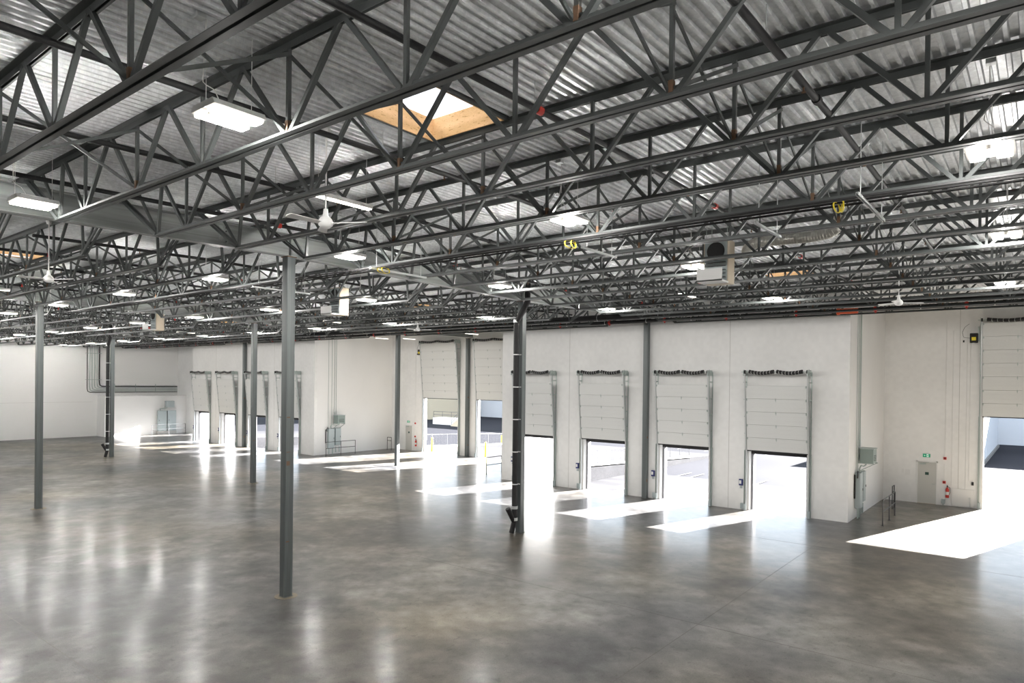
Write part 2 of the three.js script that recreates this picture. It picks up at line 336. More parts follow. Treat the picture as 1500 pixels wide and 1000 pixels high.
// ---------------------------------------------------------------- open-web joists
function chordGeo(x0, x1, y, leg, gap, upward) {   // two angles back to back
  const L = x1 - x0, c = (x0 + x1) / 2, t = 0.008, out = [];
  for (const s of [-1, 1]) {
    out.push(box(L, t, leg, c, y + (upward ? t / 2 : -t / 2), s * (gap / 2 + leg / 2)));
    out.push(box(L, leg, t, c, y + (upward ? leg / 2 : -leg / 2), s * (gap / 2 + t / 2)));
  }
  return out;
}
function makeJoist(withBridging, label) {
  const t = thing('roof_joist', label, 'joist', [0, 0, 0], 0, 'open-web roof joists between the girders');
  const L = 18.9, D = 1.10;
  part('bottom_chord', chordGeo(1.83, L - 1.83, 0, 0.075, 0.03, true), M.joist, t);
  part('top_chord', chordGeo(0, L, D - 0.002, 0.09, 0.03, false), M.joist, t);
  const web = (a, b, c, d, w = 0.055) => part('web_member', bar(V(a, b, 0), V(c, d, 0), w, w), M.joist, t);
  const yb = 0.045, yt = D - 0.05, nodes = [3.06, 5.06, 7.06, 9.06, 11.06, 13.06, 15.06];
  for (const x of nodes) { web(x - 0.06, yb, x - 0.96, yt); web(x + 0.06, yb, x + 0.96, yt); web(x, yb, x, yt, 0.045); }
  for (const s of [0, 1]) {
    const X = x => s ? L - x : x;
    web(X(1.90), yb, X(2.04), yt); web(X(1.88), yb, X(0.95), yt, 0.045);
    part('end_diagonal', [-1, 1].map(k => bar(V(X(1.88), yb, k * 0.045), V(X(0.14), yt, k * 0.045), 0.06, 0.03)), M.joist, t);
    part('bearing_seat', box(0.24, 0.11, 0.17, X(0.1), D - 0.075, 0), M.joist, t);
  }
  if (withBridging) for (const x of [5.06, 9.06, 13.06]) {
    part('bridging_bar', bar(V(x + 0.03, 0.10, 0), V(x + 0.03, D - 0.12, -1.74), 0.045, 0.02), M.joist, t);
    part('bridging_bar', bar(V(x - 0.03, D - 0.12, 0), V(x - 0.03, 0.10, -1.74), 0.045, 0.02), M.joist, t);
    part('bridging_clip', box(0.05, 0.12, 0.06, x, 0.12, 0), M.rust, t);
  }
  return t;
}
{
  const label = 'dark open-web steel joist spanning below the fluted roof deck';
  const A = makeJoist(true, label), B = makeJoist(false, label);
  let firstA = true, firstB = true;
  const bays = [[-16.06, -3, 1], [-35.0, -2, 1], [-53.97, 1, 1], [-74.1, 4, 20.1 / 18.9]];
  for (const [E, k0, sx] of bays) for (let k = k0; k <= 15; k++) {
    const N = 4.6 + 1.74 * k, last = k === 15, at = [E, low(N), -N];
    let o;
    if (last) { if (firstB) { o = B; o.position.set(...at); firstB = false; } else o = copy(B, at); }
    else if (firstA) { o = A; o.position.set(...at); firstA = false; } else o = copy(A, at);
    o.scale.x = sx; o.userData.label = `dark open-web steel joist, ${nth[15 - k]} from the dock wall, ${bayName(E + 9)}`;
  }
}

// ---------------------------------------------------------------- lamps
function areaLight(w, l, parent, y) {
  const a = new THREE.RectAreaLight(new THREE.Color().setRGB(1.0, 0.97, 0.925), LAMP, w, l);
  a.position.set(0, y, 0); a.rotation.x = -Math.PI / 2; parent.add(a); return a;
}
function makeHighBay(label) {
  const t = thing('high_bay_lamp', label, 'lamp', [0, 0, 0], 0, 'lit twin-panel lamps in rows under the roof');
  const sh = new THREE.Shape(); sh.moveTo(-0.26, 0); sh.lineTo(0.26, 0); sh.lineTo(0.21, 0.07); sh.lineTo(-0.21, 0.07); sh.closePath();
  part('housing', new THREE.ExtrudeGeometry(sh, { depth: 0.62, bevelEnabled: false }).translate(0, 0, -0.31), M.white, t);
  for (const s of [-1, 1]) part('lens', rbox(0.17, 0.05, 0.58, 0.015, s * 0.145, -0.02, 0), M.lens, t);
  part('sensor', [new THREE.CylinderGeometry(0.045, 0.05, 0.06, 14).translate(0, -0.025, 0.2)], M.white, t);
  part('driver_box', box(0.12, 0.05, 0.40, 0, 0.095, 0), M.white, t);
  part('junction_box', rbox(0.11, 0.06, 0.11, 0.008, 0.02, 0.97, 0.36), M.zincLight, t);
  for (const s of [-1, 1]) part('hanger_wire', rod(V(0, 0.07, s * 0.27), V(0, 1.0, s * 0.27), 0.004, 5), M.white, t);
  part('power_cord', tube([[0, 0.1, 0.1], [0.05, 0.22, 0.2], [-0.05, 0.30, 0.28], [0.02, 0.6, 0.30], [0.0, 1.05, 0.28]], 0.006, 5, 20), M.white, t);
  const bulb = new THREE.PointLight(new THREE.Color().setRGB(1.0, 0.97, 0.925), DROP, 0, 2);   // the drop lenses throw light down and out to the sides
  bulb.position.set(0, -0.14, 0); bulb.castShadow = true; bulb.shadow.radius = 5; t.add(bulb);
  return t;
}
{
  const proto = makeHighBay('white twin-panel lamp glowing, hung on wires under the roof');
  let first = true;
  const rows = [[-1.9, -0.65, 'rearmost row'], [4.02, -0.95, 'row level with the nearest skylight well'], [10.42, -0.6, 'row along the first free column'], [16.2, -0.65, 'row beside the heaters'], [23.15, -0.95, 'row nearest the dock wall']];
  rows.forEach(([N, off, row]) => { for (let k = -1; k < 12; k++) {
    const E = off - 6.32 * k, at = [E, Math.min(8.83, deckY(N) - 0.98), -N];
    const o = first ? proto : copy(proto, at); first = false; o.position.set(...at);
    o.userData.label = `lit white twin-panel lamp, ${row}, ${bayName(E)}`;
  } });
}
function makeStrip(label) {
  const t = thing('strip_lamp', label, 'lamp', [0, 0, 0], 0, 'thin linear strip lamps under the roof');
  part('housing', rbox(0.13, 0.07, 1.2, 0.01, 0, 0.035, 0), M.white, t);
  part('lens', box(0.11, 0.02, 1.16, 0, -0.008, 0), M.lens, t);
  for (const s of [-1, 1]) part('hanger_wire', rod(V(0, 0.07, s * 0.5), V(0, 0.95, s * 0.5), 0.004, 5), M.white, t);
  areaLight(0.10, 1.1, t, -0.05);
  return t;
}
{
  const spots = [[-9.45, 7.28], [-28.9, 7.25], [-9.35, 21.13], [-28.3, 21.13], [-43.3, 21.13], [-29.4, 33.0], [-38.4, 33.2], [-37.0, 34.6]];
  const where = ['beside the nearest ceiling fan', 'over the second bay beyond the first girder', 'behind the heater with the silver duct', 'past the heater of the second bay', 'in the bay between second and third girder', 'above the second tall door', 'above the first tall door', 'next to the column of the middle recess'];
  const p = makeStrip('');
  spots.forEach(([E, N], i) => { const at = [E, Math.min(8.93, deckY(N) - 0.95), -N]; const o = i ? copy(p, at) : p; o.position.set(...at); o.userData.label = 'slim white strip lamp ' + where[i]; });
}

// ---------------------------------------------------------------- fans, heaters, duct
function makeFan(label, drop) {
  const t = thing('ceiling_fan', label, 'fan', [0, 0, 0], 0, 'white three-blade ceiling fans');
  part('downrod', rod(V(0, 0.1, 0), V(0, drop, 0), 0.013, 10), M.white, t);
  part('motor', new THREE.LatheGeometry([[0.001, -0.10], [0.06, -0.10], [0.11, -0.06], [0.12, 0.0], [0.09, 0.05], [0.045, 0.09], [0.035, 0.2], [0.001, 0.2]].map(p => new THREE.Vector2(...p)), 24), M.white, t);
  part('canopy', new THREE.CylinderGeometry(0.07, 0.05, 0.08, 16).translate(0, drop - 0.04, 0), M.white, t);
  for (let i = 0; i < 3; i++) {
    const s = new THREE.Shape(); s.moveTo(0.10, -0.05); s.lineTo(0.66, -0.075); s.quadraticCurveTo(0.70, 0, 0.66, 0.075); s.lineTo(0.10, 0.05); s.closePath();
    const g = new THREE.ExtrudeGeometry(s, { depth: 0.012, bevelEnabled: false }).rotateX(-Math.PI / 2 + 0.22).rotateY(i * Math.PI * 2 / 3 + 0.5).translate(0, -0.03, 0);
    part('blade', g, M.white, t);
  }
  return t;
}
{
  const spots = [[-9.0, 6.6, 'white ceiling fan turning beside the nearest strip lamp'], [-20.0, 6.25, 'white ceiling fan past the first girder'], [-3.5, 23.0, 'white ceiling fan near the orange pipe coupling'], [-24.0, 23.0, 'white ceiling fan above the middle recess']];
  for (const [E, N, l] of spots) { const y = 8.35; makeFan(l, deckY(N) - y).position.set(E, y, -N); }
}
function makeHeater(label, pos) {
  const t = thing('unit_heater', label, 'heater', pos, Math.PI / 2, 'beige unit heaters hung under the roof');
  part('cabinet', rbox(0.42, 1.05, 0.62, 0.02, 0, 0.525, 0), M.beige, t);
  part('front_panel', box(0.012, 0.98, 0.56, -0.212, 0.525, 0), M.panelGrey, t);
  part('louvre_frame', [box(0.42, 0.04, 0.62, -0.40, 0.02, 0), box(0.02, 0.30, 0.62, -0.60, 0.16, 0)], M.white, t);
  for (let k = 0; k < 5; k++) part('louvre', box(0.08, 0.008, 0.52, -0.25, 0.14 + k * 0.09, 0), M.blackMatte, t);
  part('fan_guard', [new THREE.TorusGeometry(0.21, 0.012, 6, 24).rotateY(Math.PI / 2).translate(-0.23, 0.78, 0), new THREE.CylinderGeometry(0.20, 0.20, 0.03, 20).rotateZ(Math.PI / 2).translate(-0.225, 0.78, 0)], M.blackMatte, t);
  const up = deckY(-pos[2]) - pos[1];
  for (const [x, z] of [[-0.17, -0.26], [0.17, -0.26], [-0.17, 0.26], [0.17, 0.26]]) part('hanger_rod', rod(V(x, 1.04, z), V(x, up, z), 0.006, 6), M.zinc, t);
  part('gas_valve', rbox(0.10, 0.16, 0.10, 0.01, -0.27, 0.1, -0.36), M.red, t);
  return t;
}
makeHeater('beige unit heater hung under the joists beside the silver flexible duct', [-6.35, 8.29, -16.2]);
makeHeater('beige unit heater hung past the first girder', [-21.2, 8.29, -16.2]);
makeHeater('beige unit heater hung over the second row of columns', [-36.2, 8.29, -16.2]);
single('flexible_duct', (() => { const g = []; const c = new THREE.CatmullRomCurve3([V(-5.68, 8.92, -16.25), V(-5.68, 9.08, -16.25), V(-5.52, 9.2, -16.25), V(-4.9, 9.22, -16.25), V(-4.1, 9.22, -16.25), V(-3.75, 9.3, -16.25), V(-3.62, 9.6, -16.25)]);
  g.push(new THREE.TubeGeometry(c, 60, 0.125, 14)); for (let i = 0; i <= 40; i++) { const p = c.getPointAt(i / 40), d = c.getTangentAt(i / 40); const k = new THREE.TorusGeometry(0.126, 0.008, 5, 14); k.applyQuaternion(new THREE.Quaternion().setFromUnitVectors(V(0, 0, 1), d)).translate(p.x, p.y, p.z); g.push(k); } return g; })(), M.silverDuct, 'silver flexible duct hanging beside the beige unit heater', 'duct');

// ---------------------------------------------------------------- pipes under the roof
for (let k = 0; k < 24; k++) {                     // sprinkler branches, north-south
  const E = -2.35 - 3.0 * k, dr = 0.36;
  const from = GIRDERS.findLast(g => g > E) ?? 2.9, bayN = E > -16.06 ? nth[Math.round((E + 14.35) / 3)] + ' from the first girder' : nth[Math.floor((from - E) / 3)] + ' past its girder';
  const t = thing('sprinkler_pipe', `black sprinkler branch pipe, ${bayN}, ${bayName(E)}`, 'pipe', [E, 0, 0], 0, 'sprinkler branch pipes running toward the dock wall');
  const brk = [k < 6 ? 0.5 : 6, 10.6, 21, 31.0];
  part('pipe', brk.slice(1).map((q, i) => rod(V(0, deckY(brk[i]) - dr, -brk[i]), V(0, deckY(q) - dr, -q), 0.043, 10)), M.black, t);
  for (let N = (k % 2 ? 7.3 : 9.2); N < 30; N += 6.1) part('coupling', rod(V(0, deckY(N) - dr, -N - 0.05), V(0, deckY(N) - dr, -N + 0.05), 0.06, 10), k % 3 === 1 ? M.red : M.black, t);
  for (let N = 8.6; N < 30; N += 3.48) part('sprinkler_head', [rod(V(0, deckY(N) - dr, -N), V(0, deckY(N) - dr - 0.10, -N), 0.012, 6), new THREE.CylinderGeometry(0.028, 0.028, 0.006, 8).translate(0, deckY(N) - dr - 0.10, -N)], M.rust, t);
  for (let N = 7.2; N < 30; N += 5.22) part('hanger', [rod(V(0, deckY(N) - dr, -N), V(0, deckY(N), -N), 0.006, 5)], M.zincLight, t);
}
{ // mains along the dock wall
  const t = thing('drain_main', 'thick black drain main running along the roof edge above the dock doors', 'pipe', [0, 0, 0]);
  part('pipe', rod(V(-73.9, 8.96, -28.2), V(2.5, 8.96, -28.2), 0.15, 16), M.black, t);
  for (let E = -1; E > -72; E -= 3.2) part('hanger', [rod(V(E, 8.9, -28.2), V(E, deckY(28.2), -28.2), 0.007, 5), new THREE.TorusGeometry(0.155, 0.008, 5, 16).rotateY(Math.PI / 2).translate(E, 8.96, -28.2)], M.zincLight, t);
  const u = thing('sprinkler_main', 'black sprinkler main with red couplings hung before the dock walls', 'pipe', [0, 0, 0]);
  part('pipe', rod(V(-73.9, 8.88, -29.9), V(2.5, 8.88, -29.9), 0.09, 14), M.black, u);
  part('conduit', rod(V(-73.9, 9.0, -29.82), V(2.5, 9.0, -29.82), 0.02, 8), M.zincLight, u);
  for (let E = -1.5, i = 0; E > -73; E -= 2.3, i++) part('hanger', [rod(V(E, 8.80, -29.9), V(E, deckY(29.9), -29.9), 0.008, 5), new THREE.TorusGeometry(0.1, 0.012, 5, 14).rotateY(Math.PI / 2).translate(E, 8.88, -29.9)], M.white, u);
  for (let E = -2.35, i = 0; E > -72; E -= 3.0, i++) part('red_coupling', [rod(V(E - 0.06, 8.88, -29.9), V(E + 0.06, 8.88, -29.9), 0.10, 12), rod(V(E, 8.88, -29.9), V(E, 9.3, -29.9), 0.04, 8), new THREE.SphereGeometry(0.035, 8, 6).translate(E, 8.76, -29.9)], M.red, u);
  const o = thing('pipe_elbow', 'orange coupling assembly on the sprinkler main over the wall corner', 'pipe', [-6.5, 8.84, -29.75]);
  part('collar', rod(V(-0.15, 0, 0), V(0.55, 0, 0), 0.105, 14), M.orange, o); part('collar_ring', rod(V(-0.22, 0, 0), V(-0.12, 0, 0), 0.14, 14), M.orange, o);
  part('riser', rod(V(-0.17, 0, 0), V(-0.17, 0.42, 0), 0.07, 12), M.orange, o);
}
for (let i = 0; i < 3; i++) {                      // bundle of power conduits under the joists
  single('power_conduit', rod(V(-34.0, 8.63, -10.98 - i * 0.2), V(2.5, 8.63, -10.98 - i * 0.2), 0.02, 8), M.blackMatte, 'black power conduit running in a bundle of three below the joists', 'conduit', 'three conduits below the joists');
}
for (const [E, l] of [[-2.55, 'beside the silver duct'], [-7.4, 'near the second lamp row'], [-12.9, 'by the first girder']]) {
  const t = thing('cable_tie', 'yellow strap coiled on the conduit bundle ' + l, 'strap', [E, 8.56, -11.18]);
  part('loop', [new THREE.TorusGeometry(0.20, 0.012, 6, 18).scale(1, 0.35, 1).rotateY(Math.PI / 2), new THREE.TorusGeometry(0.18, 0.012, 6, 18).scale(1, 0.4, 1).rotateY(Math.PI / 2 + 0.3).translate(0.08, 0, 0)], M.yellow, t);
}
for (const [E, a, b, l] of [[-12.95, 10.8, 12.7, 'beside the first girder'], [-3.9, 11.5, 12.9, 'nearest the silver duct'], [-2.15, 10.6, 12.6, 'beside the yellow strap near the silver duct'], [-7.4, 11.6, 13.0, 'below the lamp near the heater'], [-18.5, 11.0, 13.0, 'past the first girder']])
{
  const t = thing('strut_channel', 'galvanised strut channel hung level under the joists ' + l, 'channel', [E, 8.58, -(a + b) / 2]);
  part('channel', [box(0.042, 0.006, b - a, 0, 0.02, 0), box(0.006, 0.042, b - a, -0.018, 0, 0), box(0.006, 0.042, b - a, 0.018, 0, 0)], M.zincLight, t);
  for (const z of [-1, 1]) part('hanger_rod', rod(V(0, 0.02, z * ((b - a) / 2 - 0.2)), V(0, deckY((a + b) / 2) - 8.60, z * ((b - a) / 2 - 0.2)), 0.006, 5), M.zincLight, t);
}

// conduits and tray on the far end wall
{
  const t = thing('conduit_bank', 'bank of dark conduits dropping down the end wall and turning above the low room', 'conduit', [-74.12, 0, 0]);
  for (let i = 0; i < 6; i++) {
    const N = 26.5 + i * 0.22, y = 4.35 + i * 0.12;
    part('conduit', tube([[0, 9.5, -N], [0, y + 0.5, -N], [0, y + 0.1, -N - 0.06], [0, y, -N - 0.3], [0, y, -31], [0, y, -35.3]], i === 5 ? 0.05 : 0.03, 7, 60), i === 5 || i === 0 ? M.black : M.zinc, t);
  }
  for (const y of [5.6, 8.2]) part('strap_rail', box(0.03, 0.04, 1.5, 0.05, y, -27.05), M.zinc, t);
  for (const N of [29, 31, 33]) part('strap_rail', box(0.03, 0.9, 0.04, 0.05, 4.75, -N), M.zinc, t);
}

// ---------------------------------------------------------------- overhead doors
function overheadDoor(name, label, E, N, o, group) {
  const t = thing(name, label, 'overhead door', [E, 0, -N + 0.03], 0, group);
  const { w, oh, n, sh, shaft, lean, cols } = o, ang = Math.atan(lean / (shaft - oh)), z0 = 0.10;
  const on = (y, dz = 0) => z0 + (y - oh) * Math.tan(ang) + dz;        // z of the leaning track at height y
  for (let i = 0; i < n; i++) {
    const y = oh + 0.02 + (i + 0.5) * sh * Math.cos(ang), z = on(y);
    const g = [rbox(w + 0.12, sh - 0.006, 0.045, 0.006, 0, 0, 0), box(w + 0.1, 0.010, 0.004, 0, sh * 0.17, 0.0235), box(w + 0.1, 0.010, 0.004, 0, -sh * 0.17, 0.0235)];
    const m = part('door_section', g, M.doorSkin, t); m.position.set(0, y, z); m.rotation.x = ang;
    if (i < n - 1) for (const c of cols) {
      const h = part('hinge_plate', [box(0.055, 0.055, 0.012).rotateZ(Math.PI / 4).scale(0.8, 1.35, 1), box(0.02, 0.16, 0.008)], M.zinc, m); h.position.set(c * w, sh / 2 - 0.05, 0.028);
    }
    for (const s of [-1, 1]) { const r = part('roller_bracket', box(0.05, 0.09, 0.03), M.zinc, m); r.position.set(s * (w / 2 + 0.03), sh / 2 - 0.05, 0.03); }
  }
  part('bottom_seal', box(w + 0.1, 0.04, 0.06, 0, oh - 0.005, z0), M.blackMatte, t);
  for (const s of [-1, 1]) {
    const x = s * (w / 2 + 0.10);
    part('track', [box(0.055, oh, 0.09, x, oh / 2, 0.07), bar(V(x, oh - 0.02, z0), V(x, shaft, on(shaft)), 0.09, 0.055)], M.zincLight, t);
    part('wall_angle', [box(0.09, oh, 0.012, x + s * 0.06, oh / 2, 0.01), box(0.012, oh, 0.07, x + s * 0.10, oh / 2, 0.04), bar(V(x + s * 0.05, oh, 0.06), V(x + s * 0.05, shaft + 0.12, on(shaft) - 0.06), 0.05, 0.012), box(0.05, shaft - oh, 0.012, x + s * 0.06, (shaft + oh) / 2, 0.008)], M.zinc, t);
    for (let k = 1; k <= 4; k++) { const y = oh + (shaft - oh) * k / 4.6; part('track_bracket', box(0.03, 0.05, Math.max(0.03, on(y) - 0.05), x + s * 0.06, y, on(y) / 2), M.zinc, t); }
    part('bearing_plate', box(0.02, 0.26, on(shaft) + 0.10, x + s * 0.03, shaft - 0.05, (on(shaft) + 0.10) / 2), M.zinc, t);
    part('cable_drum', new THREE.CylinderGeometry(0.085, 0.085, 0.07, 16).rotateZ(Math.PI / 2).translate(x, shaft, on(shaft)), M.blackMatte, t);
    part('track_guard', box(0.10, 0.32, 0.16, x + s * 0.04, 0.16, 0.09), M.panelGrey, t);
  }
  part('shaft', rod(V(-w / 2 - 0.25, shaft, on(shaft)), V(w / 2 + 0.25, shaft, on(shaft)), 0.016, 8), M.zinc, t);
  for (const s of [-1, 1]) {
    const a = 0.06, b = w / 2 - 0.10, pts = [];
    for (let i = 0; i <= 8; i++) pts.push(V(s * (a + (b - a) * i / 8), shaft + 0.02 - Math.sin(Math.PI * i / 8) * 0.075, on(shaft)));
    const sp = part('torsion_spring', tube(pts, 0.085, 12, 40), M.black, t);
  for (let i = 1; i < 8; i++) part('paint_mark', new THREE.TorusGeometry(0.082, 0.010, 6, 16).rotateY(Math.PI / 2 - 0.35).translate(pts[i].x, pts[i].y, pts[i].z), M.white, sp);
  }
  part('centre_bracket', box(0.03, 0.14, on(shaft), 0, shaft - 0.02, on(shaft) / 2), M.zincLight, t);
  return t;
}
const DOCK = { w: 2.54, oh: 2.80, n: 5, sh: 0.60, shaft: 6.42, lean: 0.36, cols: [0] };
const DRIVE = { w: 3.76, oh: 4.43, n: 7, sh: 0.635, shaft: 9.02, lean: 0.42, cols: [-0.16, 0.16] };
const ord = ['first', 'second', 'third', 'fourth'];
DOCK1.forEach((c, i) => overheadDoor('dock_door', `raised white dock door, ${ord[i]} from the corner with the transformer`, c, 31.6, DOCK));
DOCK2.forEach((c, i) => overheadDoor('dock_door', `raised white dock door in the far dock wall, ${ord[3 - i]} from the low room`, c, 31.6, DOCK));
const big = overheadDoor('drive_in_door', 'tall raised overhead door beside the exit door and extinguisher', -0.475, 39.5, DRIVE);
overheadDoor('drive_in_door', 'tall raised overhead door between man door and wall column', -38.4, 39.5, DRIVE);
overheadDoor('drive_in_door', 'tall raised overhead door next to the near dock wall', -32.55, 39.5, DRIVE);
function opener(E, N, label) {
  const t = thing('door_opener', label, 'motor', [E, 8.2, -N + 0.16]);
  part('body', rbox(0.32, 0.46, 0.26, 0.03), M.blackMatte, t); part('front_label', box(0.17, 0.16, 0.01, 0.0, -0.04, 0.134), M.yellow, t); part('terminal', box(0.10, 0.06, 0.08, 0, -0.26, 0), M.white, t);
  part('mount', box(0.05, 0.7, 0.05, 0.18, 0.2, -0.06), M.zinc, t);
  part('cord', tube([[-0.16, 0, 0], [-0.42, 0.05, -0.1], [-0.48, 0.3, -0.12], [-0.38, 0.55, -0.13], [-0.2, 0.7, -0.13]], 0.008, 5, 24), M.rail, t);
  part('plug', box(0.06, 0.10, 0.05, -0.42, -0.14, -0.1), M.blackMatte, t);
}
opener(-2.78, 39.5, 'black motor opener with yellow label beside the tall door by the exit');
opener(-40.75, 39.5, 'black motor opener beside the tall door next to the man door');
// dock seals outside the dock doors, control boxes and bumpers inside
[...DOCK1, ...DOCK2].forEach((c, i) => {
  const s = thing('dock_seal', i < 4 ? `grey foam dock seal outside the ${ord[i]} dock door from the transformer corner` : `grey foam dock seal outside the ${ord[7 - i]} far dock door from the low room`, 'dock seal', [c, 0, -31.85 - 0.02], 0);
  part('head_pad', rbox(2.9, 0.45, 0.30, 0.03, 0, 2.84, -0.16), M.blackMatte, s);
  for (const k of [-1, 1]) part('side_pad', rbox(0.26, 2.62, 0.30, 0.03, k * 1.30, 1.31, -0.16), M.seal, s);
});
DOCK1.concat(DOCK2).forEach((c, i) => {
  const far = i > 3, b = thing('door_control', far ? 'small dark control box beside a far dock door' : `small navy control box beside the ${ord[i]} dock door from the transformer corner`, 'control box', [c - 1.27 - 0.36, 1.28, -31.6 + 0.05], 0, far ? 'control boxes of the far dock doors' : undefined);
  part('case', rbox(0.18, 0.30, 0.10, 0.015), M.navy, b); part('plate', box(0.10, 0.16, 0.01, -0.02, 0.01, 0.053), M.white, b); part('switch', box(0.10, 0.09, 0.06, 0, -0.24, -0.02), M.panelGrey, b);
  const g = thing('floor_outlet', far ? 'grey junction box at the foot of the far dock wall' : `grey junction box low on the wall beside the ${ord[i]} dock door`, 'box', [c - 1.27 - 0.30, 0.18, -31.6 + 0.05], 0, far ? 'junction boxes of the far dock wall' : undefined);
  part('case', rbox(0.14, 0.26, 0.10, 0.012), M.panelGrey, g); part('stub', rod(V(0, -0.18, 0), V(0, -0.12, 0), 0.02, 8), M.panelGrey, g);
});

// ---------------------------------------------------------------- man doors, signs, safety gear
function manDoor(name, label, e0, e1, N, plate) {
  const t = struct(name, [box(e1 - e0 - 0.10, 2.06, 0.045, (e0 + e1) / 2, 1.04, -N - 0.02)], M.manDoor, label, 'door');
  part('frame', [box(0.06, 2.13, 0.14, e0 + 0.03, 1.065, -N - 0.04), box(0.06, 2.13, 0.14, e1 - 0.03, 1.065, -N - 0.04), box(e1 - e0, 0.06, 0.14, (e0 + e1) / 2, 2.10, -N - 0.04)], M.white, t);
  part('handle', [rod(V(e1 - 0.24, 1.0, -N + 0.05), V(e1 - 0.10, 1.0, -N + 0.05), 0.012, 8), rod(V(e1 - 0.11, 1.0, -N), V(e1 - 0.11, 1.0, -N + 0.05), 0.012, 8)], M.zinc, t);
  part('closer', [box(0.26, 0.06, 0.06, e0 + 0.28, 1.98, -N + 0.04), bar(V(e0 + 0.3, 2.02, -N + 0.05), V(e0 + 0.55, 2.07, -N + 0.09), 0.02, 0.02)], M.zinc, t);
  part('sign_plate', box(0.16, 0.14, 0.006, (e0 + e1) / 2, 1.50, -N + 0.006), plate, t);
  part('sill', box(e1 - e0, 0.015, 0.2, (e0 + e1) / 2, 0.008, -N - 0.08), M.beige, t);
}
mat('plateGreen', { color: rgb(0.02, 0.07, 0.055), roughness: 0.5 });
manDoor('door_1', 'grey steel exit door with a dark green plate beside the tall door', -5.12, -4.2, 39.5, M.plateGreen);
manDoor('door_2', 'grey steel exit door in the middle recess', -42.6, -41.7, 39.5, M.plateGreen);
function exitTexture() {
  const c = document.createElement('canvas'); c.width = 128; c.height = 64; const x = c.getContext('2d');
  x.fillStyle = '#0d8f68'; x.fillRect(0, 0, 128, 64); x.fillStyle = '#e9fff4'; x.fillRect(66, 6, 34, 52);
  x.fillStyle = '#0d8f68'; x.beginPath(); x.arc(88, 15, 5, 0, 7); x.fill();
  x.lineWidth = 6; x.strokeStyle = '#0d8f68'; x.lineCap = 'round';
  for (const l of [[86, 22, 80, 36], [80, 36, 88, 44, 84, 54], [80, 36, 72, 44, 66, 44], [86, 23, 94, 30], [85, 23, 76, 27]]) { x.beginPath(); x.moveTo(l[0], l[1]); for (let i = 2; i < l.length; i += 2) x.lineTo(l[i], l[i + 1]); x.stroke(); }
  x.strokeStyle = '#e9fff4'; x.lineWidth = 5; x.beginPath(); x.moveTo(50, 32); x.lineTo(22, 32); x.moveTo(32, 22); x.lineTo(22, 32); x.lineTo(32, 42); x.stroke();
  const t = new THREE.CanvasTexture(c); t.colorSpace = THREE.SRGBColorSpace; return t;
}
const exitTex = exitTexture();
function exitSign(E, y, N, label) {
  const t = thing('exit_sign', label, 'exit sign', [E, y, -N + 0.03]);
  part('case', rbox(0.34, 0.19, 0.06, 0.01), M.white, t);
  part('face', new THREE.PlaneGeometry(0.32, 0.17).translate(0, 0, 0.032), new THREE.MeshStandardMaterial({ map: exitTex, emissive: rgb(1, 1, 1), emissiveMap: exitTex, emissiveIntensity: 0.35, roughness: 0.4 }), t);
}
exitSign(-4.68, 2.40, 39.5, 'green exit sign with running figure above the door beside the tall door');
exitSign(-42.15, 2.40, 39.5, 'green exit sign above the door in the middle recess');
function extinguisher(E, N, label) {
  const t = thing('fire_extinguisher', label, 'extinguisher', [E, 0.40, -N + 0.11]);
  part('cylinder', new THREE.LatheGeometry([[0.001, 0], [0.07, 0], [0.078, 0.02], [0.078, 0.40], [0.06, 0.46], [0.025, 0.49], [0.025, 0.53], [0.001, 0.53]].map(p => new THREE.Vector2(...p)), 18), M.red, t);
  part('label', new THREE.CylinderGeometry(0.079, 0.079, 0.15, 18, 1, true).translate(0, 0.22, 0), M.white, t);
  part('valve', [box(0.05, 0.05, 0.05, 0, 0.55, 0), box(0.03, 0.02, 0.14, 0, 0.60, 0.03)], M.blackMatte, t);
  part('hose', tube([[0.02, 0.55, 0.02], [0.11, 0.5, 0.03], [0.12, 0.3, 0.03], [0.09, 0.16, 0.04]], 0.012, 6, 16), M.blackMatte, t);
  part('bracket', box(0.08, 0.3, 0.03, 0, 0.25, -0.09), M.zinc, t);
}
extinguisher(-3.78, 39.5, 'red fire extinguisher hanging between the exit door and tall door');
extinguisher(-41.2, 39.5, 'red fire extinguisher in the middle recess');
function alarm(E, y, N, label, h = 0.13) { const t = thing('alarm_box', label, 'alarm', [E, y, -N + 0.055]); part('case', rbox(0.13, h, 0.06, 0.01), M.red, t); part('face', box(0.05, h * 0.5, 0.01, 0, 0, 0.033), M.blackMatte, t); part('conduit', rod(V(0, h / 2, -0.01), V(0, y < 2 ? 0.9 : 6.8, -0.01), 0.010, 6), M.white, t); }
alarm(-3.9, 2.32, 39.5, 'red alarm horn on the wall right of the exit sign by the tall door');
alarm(-3.92, 1.14, 39.5, 'red alarm pull box above the fire extinguisher by the tall door');
alarm(-41.35, 2.3, 39.5, 'red alarm horn beside the exit sign in the middle recess');
alarm(-41.35, 1.2, 39.5, 'red alarm pull box in the middle recess');
single('wall_notice', [box(0.22, 0.28, 0.004, -5.50, 1.50, -39.496), box(0.10, 0.20, 0.004, -5.72, 1.55, -39.496)], M.white, 'white paper notices taped left of the exit door', 'notice');
